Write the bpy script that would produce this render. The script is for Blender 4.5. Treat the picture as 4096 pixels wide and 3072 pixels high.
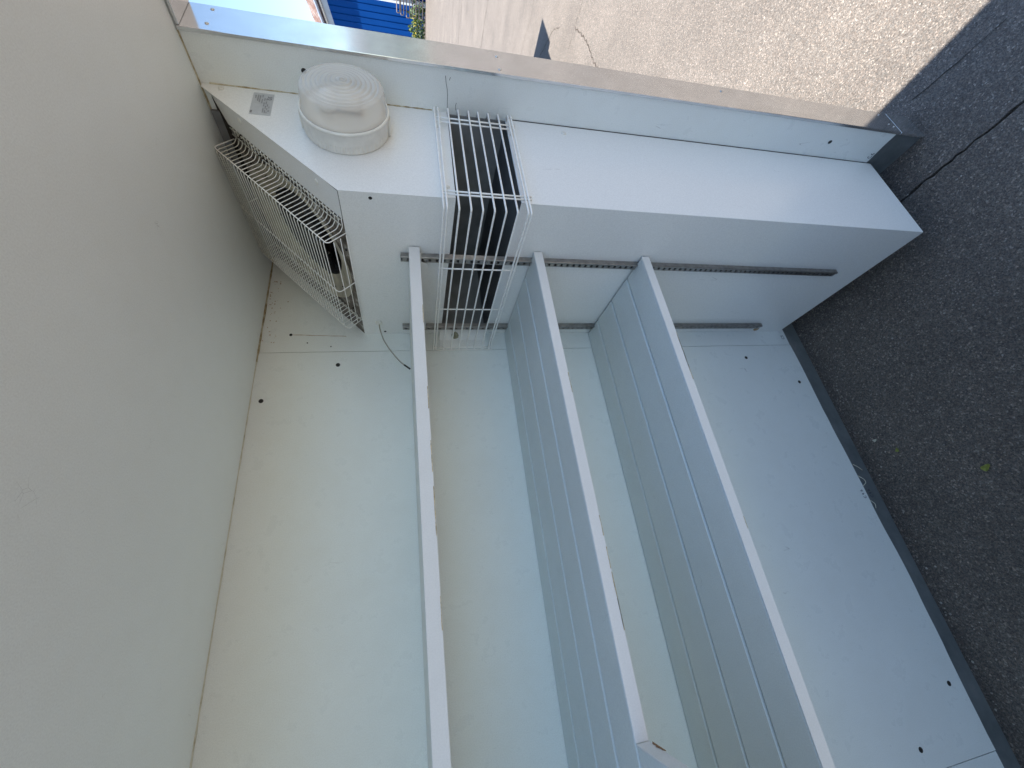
import bpy, bmesh, math, random
from mathutils import Vector, Matrix

for o in list(bpy.data.objects):
    bpy.data.objects.remove(o)
scene = bpy.context.scene
C = scene.collection
random.seed(7)

# ------------------------------------------------------------------ camera
cam_d = bpy.data.cameras.new('camera')
cam = bpy.data.objects.new('camera', cam_d)
C.objects.link(cam)
right = Vector((0.20096, -0.12911, -0.97105))
down = Vector((-0.46587, -0.88458, 0.02120))
fwd = Vector((-0.86173, 0.44812, -0.23792))
fwd.normalize()
right = (right - fwd * right.dot(fwd)).normalized()
down = fwd.cross(right).normalized()
m = Matrix.Identity(4)
for i in range(3):
    m[i][0] = right[i]
    m[i][1] = -down[i]
    m[i][2] = -fwd[i]
m.translation = Vector((1.1882, -1.0279, 1.5716))
cam.matrix_world = m
cam_d.sensor_fit = 'HORIZONTAL'
cam_d.sensor_width = 36.0
cam_d.lens = 36.0 * 1651.33 / 4096.0
cam_d.shift_x = 13.49 / 4096.0
cam_d.shift_y = -95.89 / 4096.0
cam_d.clip_start = 0.02
cam_d.clip_end = 2000.0
scene.camera = cam

# ------------------------------------------------------------------ sky and sun
SUN_ELEV = math.radians(78)
SUN_ROT = math.radians(-103)            # sun behind the back wall (towards -X, a touch -Y)
world = bpy.data.worlds.new('World')
scene.world = world
world.use_nodes = True
nt = world.node_tree
for n in list(nt.nodes):
    nt.nodes.remove(n)
sky = nt.nodes.new('ShaderNodeTexSky')
sky.sky_type = 'NISHITA'
sky.sun_disc = False
sky.sun_elevation = SUN_ELEV
sky.sun_rotation = SUN_ROT
sky.air_density = 1.0
sky.dust_density = 0.15
sky.ozone_density = 1.0
bg = nt.nodes.new('ShaderNodeBackground')
bg.inputs['Strength'].default_value = 0.064
wo = nt.nodes.new('ShaderNodeOutputWorld')
nt.links.new(sky.outputs[0], bg.inputs['Color'])
nt.links.new(bg.outputs[0], wo.inputs['Surface'])

sun_d = bpy.data.lights.new('sun', 'SUN')
sun_d.energy = 2.9
sun_d.angle = math.radians(0.5)
sun_d.color = (1.0, 0.97, 0.92)
sun = bpy.data.objects.new('sun', sun_d)
C.objects.link(sun)
to_sun = Vector((math.sin(SUN_ROT) * math.cos(SUN_ELEV), math.cos(SUN_ROT) * math.cos(SUN_ELEV), math.sin(SUN_ELEV)))
sun.rotation_euler = to_sun.to_track_quat('Z', 'Y').to_euler()

vs = scene.view_settings
vs.view_transform = 'Standard'
vs.look = 'None'
vs.gamma = 1.0
vs.exposure = 2.23
vs.use_curve_mapping = False
scene.render.engine = 'CYCLES'
cy = scene.cycles
cy.use_denoising = True
cy.max_bounces = 10
cy.diffuse_bounces = 6
cy.glossy_bounces = 6
cy.transmission_bounces = 10
cy.transparent_max_bounces = 12
cy.sample_clamp_indirect = 6.0
cy.caustics_refractive = False
cy.caustics_reflective = False

# ------------------------------------------------------------------ materials
MATS = {}


def nodes(name):
    mt = bpy.data.materials.new(name)
    mt.use_nodes = True
    t = mt.node_tree
    b = t.nodes['Principled BSDF']
    MATS[name] = mt
    return mt, t, b


def N(t, typ, **kw):
    n = t.nodes.new(typ)
    for k, v in kw.items():
        if k.startswith('_'):
            setattr(n, k[1:], v)
        else:
            n.inputs[k.replace('_', ' ')].default_value = v
    return n


def coords(t, scale=(1, 1, 1)):
    tc = t.nodes.new('ShaderNodeTexCoord')
    mp = t.nodes.new('ShaderNodeMapping')
    mp.inputs['Scale'].default_value = scale
    t.links.new(tc.outputs['Object'], mp.inputs['Vector'])
    return mp.outputs['Vector']


def ramp(t, fac, stops):
    r = t.nodes.new('ShaderNodeValToRGB')
    els = r.color_ramp.elements
    while len(els) < len(stops):
        els.new(0.5)
    for e, (p, c) in zip(els, stops):
        e.position = p
        e.color = (c, c, c, 1) if isinstance(c, (int, float)) else (*c, 1)
    t.links.new(fac, r.inputs['Fac'])
    return r.outputs['Color']


def mix(t, fac, a, b, mode='MIX'):
    n = t.nodes.new('ShaderNodeMix')
    n.data_type = 'RGBA'
    n.blend_type = mode
    for sock, v in ((n.inputs[0], fac), (n.inputs[6], a), (n.inputs[7], b)):
        if hasattr(v, 'is_linked') or hasattr(v, 'links'):
            t.links.new(v, sock)
        elif isinstance(v, (int, float)):
            sock.default_value = v
        else:
            sock.default_value = (*v, 1)
    return n.outputs[2]


def bump(t, b, height, strength, dist):
    n = t.nodes.new('ShaderNodeBump')
    n.inputs['Strength'].default_value = strength
    n.inputs['Distance'].default_value = dist
    t.links.new(height, n.inputs['Height'])
    t.links.new(n.outputs['Normal'], b.inputs['Normal'])


def simple(name, col, rough=0.5, metal=0.0, var=0.08, scale=40, bmp=0.0, spec=0.5):
    mt, t, b = nodes(name)
    v = coords(t)
    nz = N(t, 'ShaderNodeTexNoise', Scale=scale, Detail=5.0)
    t.links.new(v, nz.inputs['Vector'])
    f = ramp(t, nz.outputs['Fac'], [(0.3, 1.0 - var), (0.7, 1.0 + var)])
    t.links.new(mix(t, 1.0, col, f, 'MULTIPLY'), b.inputs['Base Color'])
    b.inputs['Roughness'].default_value = rough
    b.inputs['Metallic'].default_value = metal
    b.inputs['Specular IOR Level'].default_value = spec
    if bmp:
        bump(t, b, nz.outputs['Fac'], bmp, 0.002)
    return mt


def paint(name, col, rough, dirt=0.5, scratch=True, grain=0.05):
    """coated steel sheet: faint grain, soft dirt, fine scuffs, a few scratches"""
    mt, t, b = nodes(name)
    v = coords(t)
    fine = N(t, 'ShaderNodeTexNoise', Scale=420.0, Detail=2.0)
    t.links.new(v, fine.inputs['Vector'])
    big = N(t, 'ShaderNodeTexNoise', Scale=3.1, Detail=6.0, Roughness=0.6)
    t.links.new(v, big.inputs['Vector'])
    mid = N(t, 'ShaderNodeTexNoise', Scale=18.0, Detail=8.0, Roughness=0.7)
    t.links.new(v, mid.inputs['Vector'])
    g = ramp(t, big.outputs['Fac'], [(0.35, 1.0), (0.75, 1.0 - 0.10 * dirt)])
    c = mix(t, 1.0, col, g, 'MULTIPLY')
    g2 = ramp(t, mid.outputs['Fac'], [(0.45, 0.0), (0.8, 0.35 * dirt)])
    c = mix(t, g2, c, (col[0] * 0.80, col[1] * 0.77, col[2] * 0.70))
    gr = ramp(t, fine.outputs['Fac'], [(0.3, 1.0 - grain), (0.7, 1.0 + grain)])
    c = mix(t, 1.0, c, gr, 'MULTIPLY')
    if scratch:
        vs_ = coords(t, (55, 55, 4.0))
        wob = N(t, 'ShaderNodeTexNoise', Scale=1.0, Detail=2.0)
        t.links.new(v, wob.inputs['Vector'])
        vo = N(t, 'ShaderNodeTexVoronoi', Scale=1.0, _feature='DISTANCE_TO_EDGE')
        add = t.nodes.new('ShaderNodeVectorMath')
        add.operation = 'ADD'
        t.links.new(vs_, add.inputs[0])
        t.links.new(wob.outputs['Color'], add.inputs[1])
        t.links.new(add.outputs[0], vo.inputs['Vector'])
        line = ramp(t, vo.outputs['Distance'], [(0.0, 1.0), (0.012, 0.0)])
        sparse = N(t, 'ShaderNodeTexNoise', Scale=14.0, Detail=3.0)
        t.links.new(v, sparse.inputs['Vector'])
        sp = ramp(t, sparse.outputs['Fac'], [(0.66, 0.0), (0.72, 0.55)])
        f = mix(t, 1.0, line, sp, 'MULTIPLY')
        c = mix(t, f, c, (0.16, 0.15, 0.15))
    t.links.new(c, b.inputs['Base Color'])
    rr = ramp(t, mid.outputs['Fac'], [(0.3, max(rough - 0.02, 0.02)), (0.75, rough + 0.02 + 0.12 * dirt)])
    t.links.new(rr, b.inputs['Roughness'])
    b.inputs['IOR'].default_value = 1.45
    bump(t, b, fine.outputs['Fac'], 0.06, 0.0008)
    return mt


paint('white_sheet', (0.775, 0.81, 0.795), 0.27)
paint('ceiling_sheet', (0.89, 0.925, 0.905), 0.32, dirt=0.35)
paint('housing_sheet', (0.80, 0.81, 0.80), 0.25, dirt=0.04)
paint('shelf_laminate', (0.71, 0.755, 0.735), 0.42, dirt=0.5)
paint('shelf_edge_white', (0.74, 0.745, 0.735), 0.36, dirt=0.45, scratch=False, grain=0.03)
simple('wire_coat', (0.88, 0.88, 0.85), 0.30, var=0.07, scale=120)
simple('wire_coat_dirty', (0.62, 0.61, 0.54), 0.4, var=0.25, scale=90)
simple('rail_metal', (0.34, 0.325, 0.31), 0.36, metal=0.85, var=0.2, scale=60)
simple('black', (0.012, 0.012, 0.012), 0.6, var=0.3)
simple('ink', (0.03, 0.028, 0.06), 0.6, var=0.3, scale=300)
simple('ink_faint', (0.05, 0.05, 0.075), 0.6, var=0.5, scale=400)
simple('screw_metal', (0.62, 0.60, 0.57), 0.3, metal=0.85, var=0.2, scale=200)
simple('cable_grey', (0.33, 0.32, 0.27), 0.5, var=0.1)
simple('gland_white', (0.72, 0.71, 0.66), 0.4, var=0.05)
simple('brown_dab', (0.36, 0.24, 0.12), 0.6, var=0.25, scale=120)
simple('grime_and_shade', (0.030, 0.025, 0.020), 0.8, var=0.5, scale=70)  # for dust lumps, and for dark strips that stand in for shade
simple('chipped_wood', (0.30, 0.17, 0.09), 0.8, var=0.5, scale=260, bmp=0.6)
simple('worn_edge', (0.46, 0.38, 0.24), 0.7, var=0.45, scale=180)
simple('cream_strip', (0.70, 0.66, 0.52), 0.45, var=0.1, scale=100)
simple('lamp_grey', (0.70, 0.695, 0.65), 0.42, var=0.06, scale=60)
simple('lamp_gasket', (0.80, 0.79, 0.73), 0.3, var=0.05)
simple('reflector_beige', (0.74, 0.69, 0.60), 0.45, var=0.12, scale=30)
simple('bulb_white', (0.82, 0.80, 0.74), 0.25, var=0.03)
simple('plate_silver', (0.55, 0.56, 0.57), 0.33, metal=0.35, var=0.05, scale=90)
simple('plate_print', (0.22, 0.22, 0.23), 0.5, var=0.2, scale=300)
simple('shroud_beige', (0.43, 0.40, 0.32), 0.55, var=0.28, scale=24, bmp=0.1)
simple('fan_black', (0.03, 0.03, 0.032), 0.45, var=0.4)
simple('clip_plastic', (0.24, 0.24, 0.17), 0.6, var=0.4, scale=160)
simple('leaf_yellow', (0.22, 0.24, 0.04), 0.6, var=0.3, scale=120)
simple('grit_pale', (0.33, 0.30, 0.26), 0.85, var=0.5, scale=45)
simple('leaf_pale', (0.55, 0.52, 0.40), 0.6, var=0.2, scale=120)
simple('light_blocker_grey', (0.42, 0.43, 0.43), 0.5, var=0.1, scale=8)

# brushed aluminium door lining
mt, t, b = nodes('aluminium')
v = coords(t, (260, 260, 3.0))
nz = N(t, 'ShaderNodeTexNoise', Scale=1.0, Detail=4.0)
t.links.new(v, nz.inputs['Vector'])
v2 = coords(t)
sm = N(t, 'ShaderNodeTexNoise', Scale=12.0, Detail=6.0, Roughness=0.65)
t.links.new(v2, sm.inputs['Vector'])
cc = ramp(t, sm.outputs['Fac'], [(0.35, (0.74, 0.75, 0.76)), (0.75, (0.62, 0.62, 0.62))])
t.links.new(cc, b.inputs['Base Color'])
b.inputs['Metallic'].default_value = 0.92
t.links.new(ramp(t, sm.outputs['Fac'], [(0.3, 0.11), (0.8, 0.24)]), b.inputs['Roughness'])
bump(t, b, nz.outputs['Fac'], 0.04, 0.0006)

# bare steel base strip with smeared adhesive
mt, t, b = nodes('bare_base')
v = coords(t, (1, 1, 1))
nz = N(t, 'ShaderNodeTexNoise', Scale=9.0, Detail=8.0, Roughness=0.7)
t.links.new(v, nz.inputs['Vector'])
t.links.new(ramp(t, nz.outputs['Fac'], [(0.3, (0.10, 0.115, 0.12)), (0.6, (0.17, 0.185, 0.19)), (0.85, (0.27, 0.265, 0.25))]), b.inputs['Base Color'])
b.inputs['Roughness'].default_value = 0.5
b.inputs['Metallic'].default_value = 0.2
bump(t, b, nz.outputs['Fac'], 0.15, 0.002)

# dark slot lining with verdigris and rust
mt, t, b = nodes('dark_lining')
v = coords(t)
nz = N(t, 'ShaderNodeTexNoise', Scale=8.0, Detail=8.0, Roughness=0.7)
t.links.new(v, nz.inputs['Vector'])
nz2 = N(t, 'ShaderNodeTexNoise', Scale=21.0, Detail=6.0, Roughness=0.7)
t.links.new(v, nz2.inputs['Vector'])
c = ramp(t, nz.outputs['Fac'], [(0.3, (0.06, 0.063, 0.063)), (0.7, (0.12, 0.125, 0.125))])
c = mix(t, ramp(t, nz2.outputs['Fac'], [(0.58, 0.0), (0.75, 0.7)]), c, (0.05, 0.085, 0.065))
c = mix(t, ramp(t, nz2.outputs['Fac'], [(0.25, 0.6), (0.36, 0.0)]), c, (0.10, 0.045, 0.02))
t.links.new(c, b.inputs['Base Color'])
b.inputs['Roughness'].default_value = 0.55

# inside of the grey metal behind the slot
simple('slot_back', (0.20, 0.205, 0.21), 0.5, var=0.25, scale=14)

# sealant, yellowed and mouldy in places
mt, t, b = nodes('sealant')
v = coords(t)
nz = N(t, 'ShaderNodeTexNoise', Scale=26.0, Detail=8.0, Roughness=0.75)
t.links.new(v, nz.inputs['Vector'])
t.links.new(ramp(t, nz.outputs['Fac'], [(0.36, (0.10, 0.07, 0.035)), (0.46, (0.36, 0.29, 0.16)), (0.62, (0.60, 0.56, 0.44))]), b.inputs['Base Color'])
b.inputs['Roughness'].default_value = 0.55
mt, t, b = nodes('sealant_clean')
v = coords(t)
nz = N(t, 'ShaderNodeTexNoise', Scale=30.0, Detail=8.0, Roughness=0.7)
t.links.new(v, nz.inputs['Vector'])
t.links.new(ramp(t, nz.outputs['Fac'], [(0.30, (0.40, 0.36, 0.24)), (0.5, (0.62, 0.60, 0.50))]), b.inputs['Base Color'])
b.inputs['Roughness'].default_value = 0.5

# grimy chamfer panel round the fan
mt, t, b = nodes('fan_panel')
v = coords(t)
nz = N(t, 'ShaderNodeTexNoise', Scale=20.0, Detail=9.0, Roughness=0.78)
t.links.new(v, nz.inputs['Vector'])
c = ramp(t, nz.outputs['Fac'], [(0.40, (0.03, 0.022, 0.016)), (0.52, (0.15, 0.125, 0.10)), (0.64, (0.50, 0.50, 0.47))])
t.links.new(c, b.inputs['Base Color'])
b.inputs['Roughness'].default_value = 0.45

# clear prismatic lamp glass: part see-through, part frosted by its moulded ribs
mt, t, b = nodes('lamp_lens')
b.inputs['Base Color'].default_value = (0.96, 0.955, 0.94, 1)
b.inputs['Roughness'].default_value = 0.07
b.inputs['IOR'].default_value = 1.5
trl = N(t, 'ShaderNodeBsdfTranslucent', Color=(0.97, 0.965, 0.95, 1))
trn = N(t, 'ShaderNodeBsdfTransparent', Color=(0.95, 0.94, 0.91, 1))
m1 = t.nodes.new('ShaderNodeMixShader')
m1.inputs[0].default_value = 0.30
t.links.new(b.outputs[0], m1.inputs[1])
t.links.new(trl.outputs[0], m1.inputs[2])
m2 = t.nodes.new('ShaderNodeMixShader')
m2.inputs[0].default_value = 0.60
t.links.new(m1.outputs[0], m2.inputs[1])
t.links.new(trn.outputs[0], m2.inputs[2])
t.links.new(m2.outputs[0], t.nodes['Material Output'].inputs['Surface'])

# asphalt: bound aggregate, paler stones, dark pits
mt, t, b = nodes('asphalt')
v = coords(t)
vo = N(t, 'ShaderNodeTexVoronoi', Scale=240.0, Randomness=1.0)
t.links.new(v, vo.inputs['Vector'])
vo2 = N(t, 'ShaderNodeTexVoronoi', Scale=430.0, Randomness=1.0)
t.links.new(v, vo2.inputs['Vector'])
nb = N(t, 'ShaderNodeTexNoise', Scale=1.3, Detail=7.0, Roughness=0.6)
t.links.new(v, nb.inputs['Vector'])
nm = N(t, 'ShaderNodeTexNoise', Scale=60.0, Detail=6.0, Roughness=0.75)
t.links.new(v, nm.inputs['Vector'])
sep = t.nodes.new('ShaderNodeSeparateColor')
t.links.new(vo.outputs['Color'], sep.inputs[0])
sep2 = t.nodes.new('ShaderNodeSeparateColor')
t.links.new(vo2.outputs['Color'], sep2.inputs[0])
base = ramp(t, nm.outputs['Fac'], [(0.30, (0.104, 0.0905, 0.0775)), (0.70, (0.152, 0.1320, 0.113))])
st = ramp(t, sep.outputs[0], [(0.0, 0.62), (0.5, 0.95), (0.78, 1.10), (0.92, 1.40), (1.0, 2.4)])
base = mix(t, 0.85, base, st, 'MULTIPLY')
st2 = ramp(t, sep2.outputs[1], [(0.0, 0.55), (0.5, 1.0), (1.0, 1.5)])
base = mix(t, 0.8, base, st2, 'MULTIPLY')
tone = ramp(t, nb.outputs['Fac'], [(0.30, 0.80), (0.70, 1.20)])
base = mix(t, 1.0, base, tone, 'MULTIPLY')
tint = mix(t, sep.outputs[2], (1.08, 0.98, 0.90), (0.98, 1.0, 1.0))
base = mix(t, 1.0, base, tint, 'MULTIPLY')
t.links.new(base, b.inputs['Base Color'])
b.inputs['Roughness'].default_value = 0.8
h = mix(t, 0.5, ramp(t, vo.outputs['Distance'], [(0.0, 1.0), (0.6, 0.0)]), ramp(t, vo2.outputs['Distance'], [(0.0, 1.0), (0.6, 0.0)]))
bump(t, b, h, 0.4, 0.0026)
simple('crack_dark', (0.022, 0.019, 0.016), 0.95, var=0.4, scale=80)
simple('crack_brown', (0.060, 0.045, 0.034), 0.95, var=0.4, scale=60)

# far things
simple('blue_cladding', (0.0034, 0.055, 0.24), 0.8, spec=0.02, var=0.06, scale=0.8)
simple('blue_dark', (0.002, 0.010, 0.08), 0.8, spec=0.02, var=0.06, scale=0.8)
simple('eave_grey', (0.30, 0.35, 0.44), 0.5, var=0.1, scale=1.5)
simple('trim_white', (0.72, 0.74, 0.74), 0.5, var=0.05, scale=3)
simple('plinth_green', (0.05, 0.09, 0.03), 0.7, var=0.2, scale=3)
mt, t, b = nodes('roof_tile')
v = coords(t, (1, 1, 1))
nz = N(t, 'ShaderNodeTexNoise', Scale=1.6, Detail=7.0, Roughness=0.7)
t.links.new(v, nz.inputs['Vector'])
t.links.new(ramp(t, nz.outputs['Fac'], [(0.35, (0.28, 0.13, 0.09)), (0.5, (0.42, 0.27, 0.22)), (0.66, (0.62, 0.55, 0.50))]), b.inputs['Base Color'])
b.inputs['Roughness'].default_value = 0.8
mt, t, b = nodes('foliage')
oi = t.nodes.new('ShaderNodeObjectInfo')
v = coords(t)
nz = N(t, 'ShaderNodeTexNoise', Scale=6.0, Detail=4.0)
t.links.new(v, nz.inputs['Vector'])
t.links.new(ramp(t, nz.outputs['Fac'], [(0.3, (0.035, 0.075, 0.015)), (0.7, (0.13, 0.20, 0.03))]), b.inputs['Base Color'])
b.inputs['Roughness'].default_value = 0.6
simple('flower_yellow', (0.72, 0.52, 0.02), 0.6, var=0.15, scale=8)
simple('bar_brown', (0.24, 0.19, 0.16), 0.6, var=0.2, scale=6)
simple('pale_green_clad', (0.50, 0.54, 0.46), 0.6, var=0.05, scale=0.6)
simple('pale_pink_clad', (0.52, 0.50, 0.50), 0.6, var=0.05, scale=0.6)
simple('window_glass', (0.05, 0.06, 0.07), 0.1, var=0.1, scale=1.0)

# ------------------------------------------------------------------ mesh helpers


def link(name, bm, mat, parent=None, smooth=False, **tags):
    me = bpy.data.meshes.new(name)
    bmesh.ops.recalc_face_normals(bm, faces=bm.faces)
    bm.to_mesh(me)
    bm.free()
    me.materials.append(MATS[mat])
    if smooth:
        for p in me.polygons:
            p.use_smooth = True
    o = bpy.data.objects.new(name, me)
    C.objects.link(o)
    if parent:
        o.parent = parent
    for k, v_ in tags.items():
        o[k] = v_
    return o


def share(name, src, loc, parent=None):
    o = bpy.data.objects.new(name, src.data)
    o.location = loc
    C.objects.link(o)
    if parent:
        o.parent = parent
    return o


def empty(name, label, cat, group=None):
    o = bpy.data.objects.new(name, None)
    o.empty_display_size = 0.1
    C.objects.link(o)
    o['label'] = label
    o['category'] = cat
    if group:
        o['group'] = group
    return o


def sub(name, parent):
    o = bpy.data.objects.new(name, None)
    o.empty_display_size = 0.05
    C.objects.link(o)
    o.parent = parent
    return o


def bbox(bm, x0, x1, y0, y1, z0, z1, bev=0.0, seg=2):
    r = bmesh.ops.create_cube(bm, size=1.0)
    vs_ = r['verts']
    for w in vs_:
        w.co = Vector((x0 + (w.co.x + 0.5) * (x1 - x0), y0 + (w.co.y + 0.5) * (y1 - y0), z0 + (w.co.z + 0.5) * (z1 - z0)))
    if bev:
        es = list({e for w in vs_ for e in w.link_edges})
        bmesh.ops.bevel(bm, geom=es, offset=bev, segments=seg, profile=0.6, affect='EDGES')
    return bm


def box(name, mat, parent, x0, x1, y0, y1, z0, z1, bev=0.0, seg=2, smooth=False):
    return link(name, bbox(bmesh.new(), x0, x1, y0, y1, z0, z1, bev, seg), mat, parent, smooth)


def prism(bm, pts, axis, a, b_):
    """polygon pts (two remaining axes in order) extruded from a to b along axis"""
    def mk(p, w):
        c_ = list(p)
        c_.insert(axis, w)
        return bm.verts.new(c_)
    A = [mk(p, a) for p in pts]
    B = [mk(p, b_) for p in pts]
    bm.faces.new(A)
    bm.faces.new(list(reversed(B)))
    n = len(pts)
    for i in range(n):
        bm.faces.new((A[i], B[i], B[(i + 1) % n], A[(i + 1) % n]))
    return bm


def fillet(pts, r, k=4):
    """round the corners of a polyline"""
    P = [Vector(p) for p in pts]
    out = [P[0]]
    for i in range(1, len(P) - 1):
        a = (P[i - 1] - P[i])
        c_ = (P[i + 1] - P[i])
        d = min(r, a.length * 0.45, c_.length * 0.45)
        p0 = P[i] + a.normalized() * d
        p2 = P[i] + c_.normalized() * d
        for j in range(k + 1):
            u = j / k
            out.append(p0 * (1 - u) ** 2 + P[i] * 2 * u * (1 - u) + p2 * u ** 2)
    out.append(P[-1])
    return out


def tube(bm, pts, r, n=6):
    P = [Vector(p) for p in pts]
    rings = []
    ref = None
    for i, p in enumerate(P):
        if i == 0:
            d = P[1] - P[0]
        elif i == len(P) - 1:
            d = P[-1] - P[-2]
        else:
            d = (P[i + 1] - p).normalized() + (p - P[i - 1]).normalized()
        d.normalize()
        if ref is None:
            ref = d.orthogonal().normalized()
        u = (ref - d * ref.dot(d))
        if u.length < 1e-6:
            u = d.orthogonal()
        u.normalize()
        ref = u
        w = d.cross(u)
        rings.append([bm.verts.new(p + (u * math.cos(2 * math.pi * k / n) + w * math.sin(2 * math.pi * k / n)) * r) for k in range(n)])
    for a, b_ in zip(rings, rings[1:]):
        for k in range(n):
            bm.faces.new((a[k], a[(k + 1) % n], b_[(k + 1) % n], b_[k]))
    bm.faces.new(list(reversed(rings[0])))
    bm.faces.new(rings[-1])
    return bm


def wire(name, mat, parent, pts, r, n=6):
    return link(name, tube(bmesh.new(), pts, r, n), mat, parent, smooth=True)


def frame_of(nrm):
    nrm = Vector(nrm).normalized()
    u = nrm.orthogonal().normalized()
    if abs(nrm.x) > 0.9:
        u = Vector((0, 1, 0))
    return u, nrm.cross(u), nrm


def lathe(bm, origin, axis, prof, n=64, mod=None):
    """prof: list of (radius, height); axis direction"""
    u, w, a = frame_of(axis)
    O = Vector(origin)
    rings = []
    for i, (r, h_) in enumerate(prof):
        if r < 1e-6:
            rings.append([bm.verts.new(O + a * h_)])
        else:
            rg = []
            for k in range(n):
                rr = r + (mod(i, k) if mod else 0)
                th = 2 * math.pi * k / n
                rg.append(bm.verts.new(O + a * h_ + (u * math.cos(th) + w * math.sin(th)) * rr))
            rings.append(rg)
    for A, B in zip(rings, rings[1:]):
        if len(A) == 1 and len(B) == 1:
            continue
        if len(A) == 1:
            for k in range(n):
                bm.faces.new((A[0], B[k], B[(k + 1) % n]))
        elif len(B) == 1:
            for k in range(n):
                bm.faces.new((A[k], A[(k + 1) % n], B[0]))
        else:
            for k in range(n):
                bm.faces.new((A[k], A[(k + 1) % n], B[(k + 1) % n], B[k]))
    return bm


def ribbon(bm, pts, w, nrm, lift=0.0):
    """flat stroke along a polyline on a plane with normal nrm"""
    P = [Vector(p) for p in pts]
    nrm = Vector(nrm)
    prev = None
    for i, p in enumerate(P):
        d = (P[min(i + 1, len(P) - 1)] - P[max(i - 1, 0)]).normalized()
        s = nrm.cross(d).normalized()
        ww = w(i) if callable(w) else w
        a = bm.verts.new(p + s * ww * 0.5 + nrm * lift)
        c_ = bm.verts.new(p - s * ww * 0.5 + nrm * lift)
        if prev:
            bm.faces.new((prev[0], a, c_, prev[1]))
        prev = (a, c_)
    return bm


def screw(parent, loc, nrm, r=0.0045, h=0.0022, mat='screw_metal', name='screw'):
    o = link(name, lathe(bmesh.new(), loc, nrm, [(r, 0), (r, h * 0.35), (r * 0.8, h * 0.8), (r * 0.45, h), (r * 0.32, h * 0.98), (r * 0.3, h * 0.45), (0, h * 0.45)], 14), mat, parent, smooth=True)
    return o


def hole(parent, loc, nrm, r=0.0056, name='hole'):
    o = link(name, lathe(bmesh.new(), loc, nrm, [(r * 1.12, 0.0), (r * 1.12, 0.0006), (r, 0.0007), (r * 0.95, 0.0003), (0, 0.0003)], 16), 'black', parent)
    return o


# ------------------------------------------------------------------ key measures (metres)
H = 2.0                       # ceiling
GZ = -0.008                   # ground level
BX, BD, ZC, ZB = 0.5582, 0.3036, 1.702, 0.0795   # cooling unit: depth from wall, length, chamfer height, bottom
S0, S1 = 1.315, 1.4625        # suction slot
FX, FI, T = 0.6665, 0.6586, 0.0899               # door lining
WX = 0.895                    # open front edge of the room
WY = -2.0                     # near end wall

# ------------------------------------------------------------------ ground
bm = bmesh.new()
cr = [(-300, -0.122), (-3.2, -0.122)]
xx = -3.0
while xx < 3.0:
    cr.append((xx, -0.1225 + random.uniform(-0.004, 0.004) + 0.003 * math.sin(xx * 9)))
    xx += random.uniform(0.012, 0.03)
cr += [(3.2, -0.122), (300, -0.122)]
up, lo = [], []
for i, (x, y) in enumerate(cr):
    w = 0.0 if i < 2 or i >= len(cr) - 2 else random.uniform(0.003, 0.0062)
    up.append((x, y + w))
    lo.append((x, y - w * 0.8))
vu = [bm.verts.new((x, y, GZ)) for x, y in up]
vl = [bm.verts.new((x, y, GZ)) for x, y in lo]
fu = [bm.verts.new((x, 400 if abs(x) > 100 else 3.0, GZ)) for x, y in up]
fl = [bm.verts.new((x, -400 if abs(x) > 100 else -3.0, GZ)) for x, y in lo]
du = [bm.verts.new((x, y - 0.001, GZ - 0.022)) for x, y in up]
dl = [bm.verts.new((x, y + 0.001, GZ - 0.022)) for x, y in lo]
n = len(cr)
for i in range(n - 1):
    bm.faces.new((vu[i], vu[i + 1], fu[i + 1], fu[i]))
    bm.faces.new((fl[i], fl[i + 1], vl[i + 1], vl[i]))
    if 1 <= i < n - 2:
        bm.faces.new((vu[i], du[i], du[i + 1], vu[i + 1]))
        bm.faces.new((vl[i], vl[i + 1], dl[i + 1], dl[i]))
        bm.faces.new((du[i], dl[i], dl[i + 1], du[i + 1]))
bm.faces.new((fu[0], *fu[1:n - 1], fu[n - 1]))
bm.faces.new((fl[n - 1], *reversed(fl[1:n - 1]), fl[0]))
ground = link('ground', bm, 'asphalt', kind='structure')


def crack(pts, w, mat='crack_dark', jit=0.012):
    P = []
    for a, b_ in zip(pts, pts[1:]):
        k = max(2, int((Vector(b_) - Vector(a)).length / 0.035))
        for j in range(k):
            u = j / k
            P.append((a[0] + (b_[0] - a[0]) * u + random.uniform(-jit, jit), a[1] + (b_[1] - a[1]) * u + random.uniform(-jit, jit), GZ + 0.002))
    P.append((pts[-1][0], pts[-1][1], GZ + 0.002))
    bm_ = ribbon(bmesh.new(), P, lambda i: w * random.uniform(0.35, 1.2), (0, 0, 1))
    link('crack', bm_, mat, ground)


crack([(-0.563, 3.363), (-0.498, 3.08), (-0.476, 2.868), (-0.49, 2.79), (-0.492, 2.63), (-0.486, 2.4), (-0.46, 2.0)], 0.011, 'crack_brown', 0.018)
crack([(-0.76, 3.8), (-0.846, 3.96), (-0.962, 4.06), (-1.145, 4.165), (-1.3, 4.26), (-1.7, 4.5)], 0.010, 'crack_brown', 0.016)
crack([(0.6, 3.37), (0.1, 3.36), (-0.458, 3.354), (-0.56, 3.368), (-0.72, 3.355), (-0.95, 3.36)], 0.005, 'crack_brown', 0.006)
crack([(0.93, 0.106), (0.852, 0.1094), (0.7856, 0.1153), (0.70, 0.128)], 0.0028, 'crack_dark', 0.002)
crack([(2.6, 4.9), (0.6, 5.3), (-1.2, 5.0), (-2.6, 5.4)], 0.006, 'crack_brown', 0.02)
crack([(2.5, 8.2), (0.0, 8.0), (-4.0, 8.5)], 0.02, 'crack_brown', 0.04)
crack([(2.5, 12.2), (-2.0, 12.0), (-7.0, 12.5)], 0.03, 'crack_brown', 0.05)

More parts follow.
